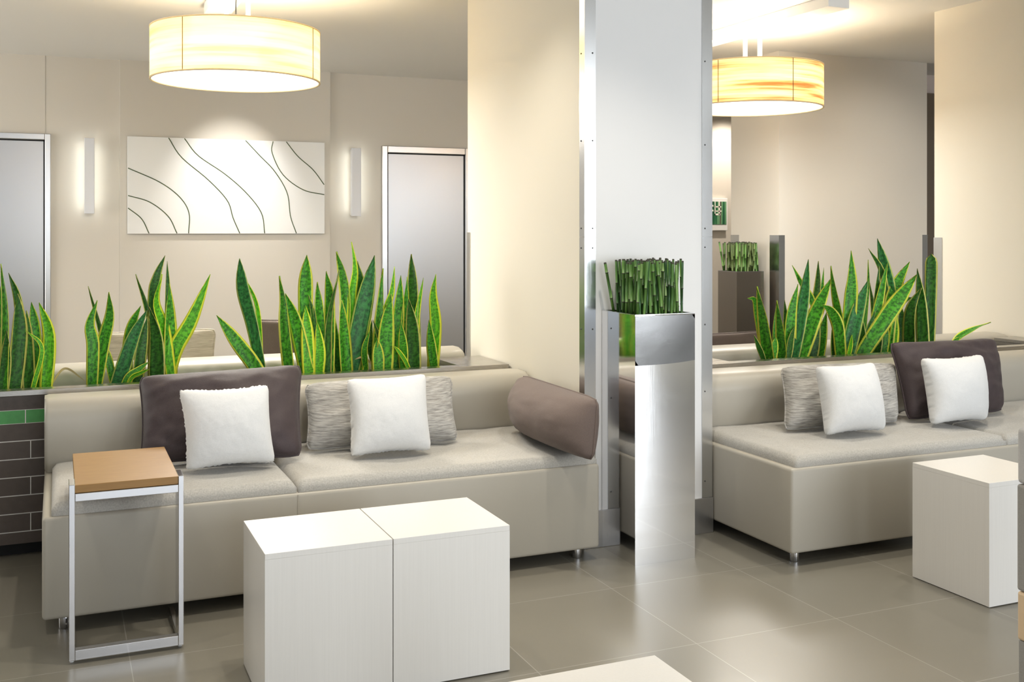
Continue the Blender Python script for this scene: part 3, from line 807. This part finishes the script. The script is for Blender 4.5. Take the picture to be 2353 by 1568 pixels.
# ------------------------------------------------------------------ snake plants
def leaf_mesh(pts, W, nrm_ang, twist, base_w=.62, peak=.45, blunt=False, th=.0022):
    n = 18; C = catmull(pts, n); bm = bmesh.new(); uv = bm.loops.layers.uv.new('UVMap'); rows = []; vco = {}
    for i, p in enumerate(C):
        s = i/n
        t = (C[min(i+1, n)]-C[max(i-1, 0)]).normalized()
        a = nrm_ang+twist*s
        nv = Vector((math.sin(a), -math.cos(a), 0)); nv = (nv-t*nv.dot(t))
        if nv.length < .05: nv = Vector((0, 0, 1))-t*t.z
        nv.normalize(); sd = t.cross(nv).normalized()
        if s < peak: wd = base_w+(1-base_w)*math.sin(math.pi/2*s/peak)
        else:
            q = (s-peak)/(1-peak); wd = (1-q**2.1) if not blunt else (1-q**7)
        wd = max(wd, .03)*W/2
        row = []
        for k, c in enumerate((-1, -.55, 0, .55, 1)):
            fold = .16*W*(c*c)*(1-s*.5)
            v = bm.verts.new(p+sd*c*wd+nv*fold); vco[v] = ((c+1)/2, s); row.append(v)
        for c in (.55, 0, -.55):
            fold = .16*W*(c*c)*(1-s*.5)
            v = bm.verts.new(p+sd*c*wd+nv*(fold-th*(1.0 if c == 0 else .8))); vco[v] = ((c+1)/2, s); row.append(v)
        rows.append(row)
    m = len(rows[0])
    for i in range(n):
        for k in range(m):
            f = bm.faces.new((rows[i][k], rows[i][(k+1) % m], rows[i+1][(k+1) % m], rows[i+1][k])); f.smooth = True
    bm.faces.new(rows[0][::-1]); bm.faces.new(rows[-1])
    for f in bm.faces:
        for l_ in f.loops: l_[uv].uv = vco[l_.vert]
    bmesh.ops.recalc_face_normals(bm, faces=bm.faces)
    return bm
def snake_plant(label, Yc, leaves, group, zsoil):
    first = leaves[0]; c = at_y(sum(l[0][0][0] for l in leaves)/len(leaves), 830, Yc)
    t = empty('snake_plant', (c.x, Yc, zsoil), label, 'plant', group)
    for k, (pp, wpx, mk, *ex) in enumerate(leaves):
        o = ex[0] if ex else {}
        dy = .6*o.get('dy', ((k*37) % 11-5)/5*.085); lean = o.get('lean', ((k*53) % 7-3)/3*.03)
        Y = Yc+dy; P = []
        for i, (px, py) in enumerate(pp):
            P.append(at_y(px, py, Y+lean*i/(len(pp)-1)))
        # carry the blade straight on down into the soil
        if not o.get('noroot'):
            d = (P[0]-P[1]); d = d/max(.05, -d.z) if d.z < -.02 else Vector((0, 0, -1))
            k_ = P[0].z-zsoil-.014
            d.x = max(-.35, min(.35, d.x)); P = [P[0]+Vector((d.x*k_, 0, -k_))]+P
        W = wpx*depth(P[1])/FPX*1.33; base_a = math.atan2(-P[1].x, P[1].y)
        bm = leaf_mesh(P, W, base_a+o.get('ang', (((k*29) % 9)-4)/4*.42), o.get('tw', (((k*31) % 7)-3)/3*.45), o.get('bw', .66), o.get('peak', .5), o.get('blunt', False))
        wobj('leaf', bm, mk, t)
    return t
G, BR, DK, BL = 'leaf_green', 'leaf_bright', 'leaf_dark', 'leaf_blue'
GP1, GP2 = 'snake plants in the left planter', 'snake plants in the right planter'
Yp1, Yp2 = 5.42, 4.99
zs = ZT-.12
snake_plant('dense snake plant at the far left of the left planter, cut by the photo edge', Yp1, [
    ([(10, 885), (13, 720), (3, 606)], 17, G), ([(56, 885), (44, 705), (20, 627)], 17, DK, {'dy': .05}),
    ([(33, 884), (44, 765), (40, 675)], 28, DK, {'dy': -.07, 'peak': .6}), ([(88, 882), (80, 755), (72, 694)], 20, G, {'dy': .06}),
    ([(65, 884), (62, 780), (60, 714)], 24, DK, {'dy': -.03}), ([(107, 882), (113, 770), (90, 695)], 24, BR, {'dy': -.05, 'tw': .2}),
    ([(-4, 887), (-2, 760), (1, 658)], 18, G, {'dy': 0}), ([(8, 887), (14, 820), (16, 760)], 20, DK, {'dy': -.08}),
    ([(-20, 890), (-22, 740), (-30, 640)], 22, G), ([(-45, 890), (-40, 760), (-38, 680)], 24, BR),
    ([(118, 884), (150, 847), (196, 876)], 4, 'leaf_dry', {'dy': -.04, 'noroot': 1}), ([(78, 884), (96, 800), (60, 760)], 9, BR, {'dy': -.1})], GP1, zs)
snake_plant('small three-leaved snake plant, second clump from the left in the left planter', Yp1, [
    ([(259, 868), (228, 745), (203, 658)], 12, DK, {'dy': .06}), ([(212, 872), (213, 790), (206, 745), (223, 690)], 22, G, {'dy': -.06, 'tw': .7}),
    ([(224, 872), (238, 790), (253, 725), (251, 671)], 23, G, {'dy': -.02, 'tw': -.6}), ([(258, 868), (248, 820), (240, 790)], 14, G, {'dy': .02})], GP1, zs)
snake_plant('snake plant with a long leaf leaning right, behind the aubergine cushion of the left sofa', Yp1, [
    ([(368, 858), (340, 715), (312, 630)], 14, DK, {'dy': .06}), ([(352, 860), (352, 690), (360, 635), (379, 587)], 19, DK, {'dy': .04, 'tw': .5}),
    ([(392, 858), (378, 760), (358, 695), (372, 630)], 20, BR, {'dy': -.01, 'tw': 1.0}), ([(384, 858), (386, 690), (384, 600)], 11, DK, {'dy': .08}),
    ([(390, 858), (390, 744), (388, 652)], 27, G, {'dy': .0}), ([(362, 860), (360, 775), (344, 705)], 32, DK, {'dy': -.07, 'peak': .4}),
    ([(274, 872), (306, 776), (338, 712)], 26, BL, {'dy': -.05, 'peak': .4}), ([(290, 866), (300, 760), (324, 703)], 20, G, {'dy': .03}),
    ([(316, 866), (326, 795), (338, 728)], 22, DK, {'dy': -.03}), ([(388, 858), (404, 800), (440, 735), (483, 630)], 27, BR, {'dy': .02, 'peak': .6, 'tw': .1, 'ang': .0}),
    ([(292, 870), (318, 850), (342, 832)], 12, G, {'dy': -.09}), ([(300, 872), (322, 858), (344, 848)], 8, BR, {'dy': -.1})], GP1, zs)
snake_plant('sparse snake plant of three leaves, mid left planter, right of the leaning leaf', Yp1, [
    ([(602, 850), (580, 745), (560, 670), (551, 594)], 24, BL, {'dy': -.03, 'peak': .72, 'bw': .5, 'tw': .1}), ([(600, 850), (592, 710), (558, 630)], 9, BR, {'dy': .02}),
    ([(590, 850), (540, 782), (497, 725)], 26, G, {'dy': -.05, 'peak': .5})], GP1, zs)
snake_plant('upright snake plant with pale yellow-edged leaves, just right of the brown far cushion', Yp1-.05, [
    ([(664, 840), (655, 750), (652, 690), (643, 634)], 25, G, {'dy': -.02, 'peak': .35}), ([(704, 848), (680, 742), (656, 674)], 27, G, {'dy': -.05}),
    ([(706, 848), (702, 680), (705, 586)], 26, G, {'dy': .05, 'peak': .7, 'ang': .0, 'tw': 0}), ([(709, 848), (706, 764), (702, 702)], 24, BR, {'dy': -.08}),
    ([(718, 846), (720, 735), (708, 678)], 14, DK, {'dy': .02}), ([(738, 848), (735, 720), (730, 648)], 24, G, {'dy': .01}),
    ([(733, 848), (735, 800), (728, 738)], 21, BR, {'dy': -.08}), ([(756, 846), (758, 690), (750, 623)], 20, G, {'dy': .07}),
    ([(750, 848), (756, 725), (779, 620)], 20, DK, {'dy': -.04, 'tw': 1.0})], GP1, zs)
snake_plant('tallest snake plant of the left planter, a dense sheaf in its middle right', Yp1+.05, [
    ([(790, 848), (795, 700), (788, 630), (774, 578)], 24, G, {'dy': .05, 'peak': .6}), ([(806, 845), (808, 690), (815, 620), (807, 556)], 17, BR, {'dy': .01, 'tw': 1.2}),
    ([(822, 845), (828, 670), (821, 600)], 19, DK, {'dy': .07}), ([(806, 848), (838, 690), (860, 587)], 33, BL, {'dy': -.04, 'peak': .55, 'ang': .05, 'tw': .2}),
    ([(795, 848), (789, 760), (784, 690)], 26, G, {'dy': -.07}), ([(828, 846), (843, 755), (857, 705)], 15, BR, {'dy': -.06}),
    ([(866, 846), (850, 790), (855, 735)], 14, DK, {'dy': -.02}), ([(780, 848), (768, 770), (764, 700)], 18, DK, {'dy': .02}),
    ([(862, 844), (836, 822), (815, 826)], 4, 'leaf_dry', {'dy': -.1, 'noroot': 1}), ([(840, 848), (838, 800), (850, 760)], 12, G, {'dy': -.09})], GP1, zs)
snake_plant('wide leafy snake plant in front of the right steel door, left planter', Yp1-.05, [
    ([(869, 844), (873, 740), (881, 617)], 25, G, {'dy': .03}), ([(880, 842), (886, 725), (900, 670), (906, 613)], 14, BR, {'dy': .0, 'tw': .9}),
    ([(884, 842), (888, 750), (898, 676)], 30, G, {'dy': -.05}), ([(908, 840), (916, 720), (921, 633)], 22, G, {'dy': .05}),
    ([(931, 838), (930, 740), (935, 636)], 22, G, {'dy': .08}), ([(946, 838), (948, 720), (949, 650), (946, 584)], 25, DK, {'dy': .04, 'peak': .6}),
    ([(958, 836), (957, 740), (973, 638)], 13, BR, {'dy': .01}), ([(951, 838), (948, 755), (940, 687)], 27, DK, {'dy': -.05}),
    ([(869, 844), (868, 810), (866, 778)], 22, G, {'dy': -.08}), ([(928, 838), (926, 790), (921, 740)], 18, G, {'dy': -.04}),
    ([(958, 836), (960, 770), (963, 690)], 14, DK, {'dy': .07}), ([(935, 838), (918, 810), (905, 795)], 8, BR, {'dy': -.09}),
    ([(893, 842), (880, 800), (857, 735)], 13, DK, {'dy': -.03})], GP1, zs)
snake_plant('narrow twisting snake plant at the right end of the left planter', Yp1, [
    ([(996, 838), (1001, 745), (995, 680), (1001, 630)], 22, BR, {'dy': .0, 'peak': .35, 'tw': .8}), ([(997, 838), (991, 790), (986, 735)], 19, G, {'dy': -.05})], GP1, zs)

snake_plant('snake plant at the left end of the right planter, before the dark pedestal', Yp2, [
    ([(1766, 820), (1754, 730), (1741, 658)], 29, G, {'dy': -.05, 'peak': .4}), ([(1756, 820), (1742, 730), (1735, 690), (1717, 686)], 13, G, {'dy': .02}),
    ([(1752, 820), (1742, 795), (1732, 770)], 10, DK, {'dy': -.02}), ([(1776, 820), (1780, 795), (1783, 775)], 14, G, {'dy': -.06})], GP2, zs)
snake_plant('dense crossing-leaved snake plant, second from the left in the right planter', Yp2+.06, [
    ([(1798, 818), (1794, 760), (1786, 690)], 23, G, {'dy': -.04}), ([(1806, 818), (1806, 740), (1803, 688)], 10, DK, {'dy': .06}),
    ([(1814, 818), (1818, 725), (1833, 653)], 21, G, {'dy': .0}), ([(1823, 818), (1846, 695), (1858, 596)], 23, BL, {'dy': -.05, 'ang': .0}),
    ([(1884, 816), (1868, 700), (1840, 650), (1820, 610)], 13, G, {'dy': .08}), ([(1852, 816), (1872, 710), (1880, 650), (1881, 600)], 16, DK, {'dy': .04}),
    ([(1872, 816), (1886, 700), (1893, 615)], 10, G, {'dy': .07}), ([(1840, 818), (1877, 716), (1911, 640)], 29, G, {'dy': -.08, 'ang': .0}),
    ([(1866, 816), (1872, 775), (1882, 735)], 22, DK, {'dy': -.06}), ([(1884, 816), (1890, 770), (1899, 718)], 19, G, {'dy': -.02}),
    ([(1826, 818), (1828, 770), (1842, 720)], 20, DK, {'dy': .03}), ([(1782, 820), (1781, 760), (1784, 700)], 10, G, {'dy': .07}),
    ([(1812, 818), (1818, 780), (1826, 750)], 12, DK, {'dy': -.09})], GP2, zs)
snake_plant('open four-leaved snake plant in the middle of the right planter', Yp2-.05, [
    ([(1938, 812), (1930, 735), (1918, 670), (1910, 611)], 19, G, {'dy': -.03}), ([(1932, 812), (1926, 750), (1910, 715), (1890, 700)], 22, G, {'dy': -.07}),
    ([(1945, 810), (1954, 690), (1957, 640), (1955, 576)], 24, G, {'dy': .05, 'peak': .45}), ([(1948, 810), (1970, 718), (1994, 645)], 27, BL, {'dy': -.02}),
    ([(1918, 812), (1916, 780), (1912, 745)], 18, DK, {'dy': .0}), ([(1952, 810), (1956, 790), (1958, 770)], 9, BR, {'dy': -.08})], GP2, zs)
snake_plant('largest snake plant of the right planter with broad leaves fanning out', Yp2+.05, [
    ([(1983, 808), (1990, 720), (1996, 650), (1995, 597)], 9, G, {'dy': .08}), ([(2052, 804), (2046, 690), (2033, 615), (2016, 548)], 23, BL, {'dy': .02, 'peak': .6, 'ang': .0}),
    ([(2046, 806), (2030, 640), (1995, 571)], 13, DK, {'dy': .05}), ([(1994, 808), (2016, 715), (2039, 603)], 17, G, {'dy': -.04, 'peak': .6}),
    ([(2008, 806), (2014, 690), (2019, 612)], 15, DK, {'dy': .04}), ([(2010, 806), (2008, 720), (1999, 650)], 12, DK, {'dy': .07}),
    ([(2038, 806), (2048, 700), (2064, 648), (2090, 602)], 24, G, {'dy': -.01}), ([(1984, 810), (2030, 740), (2068, 685), (2107, 632)], 29, G, {'dy': -.09, 'peak': .6}),
    ([(2018, 806), (2046, 720), (2074, 694), (2097, 683)], 14, DK, {'dy': .0}), ([(1981, 808), (1981, 775), (1980, 727)], 18, DK, {'dy': -.02}),
    ([(2014, 806), (2018, 770), (2024, 735)], 20, DK, {'dy': -.04}), ([(2050, 800), (2055, 760), (2058, 714)], 18, BR, {'dy': -.04}),
    ([(2074, 800), (2073, 750), (2071, 700)], 18, DK, {'dy': .02}), ([(2030, 804), (2034, 770), (2036, 735)], 17, G, {'dy': -.06}), ([(1992, 808), (1999, 760), (2012, 715)], 17, BL, {'dy': -.01})], GP2, zs)
snake_plant('dark snake plant with one blunt torn leaf, before the edge of the cream right pillar', Yp2-.05, [
    ([(2091, 798), (2094, 715), (2119, 661)], 27, DK, {'dy': .0}), ([(2122, 798), (2117, 695), (2108, 617)], 23, DK, {'dy': -.05, 'peak': .4}),
    ([(2136, 798), (2139, 650), (2140, 583)], 21, DK, {'dy': -.02, 'blunt': True, 'peak': .7, 'bw': .35, 'tw': .1, 'ang': .0})], GP2, zs)
snake_plant('single low leaf lying rightward over the right planter rim behind the aubergine cushion', Yp2, [
    ([(2198, 782), (2236, 757), (2277, 741)], 15, G, {'dy': .03, 'lean': 0, 'peak': .55, 'bw': .3}), ([(2190, 790), (2200, 780), (2206, 776)], 7, G, {'dy': -.02})], GP2, zs)
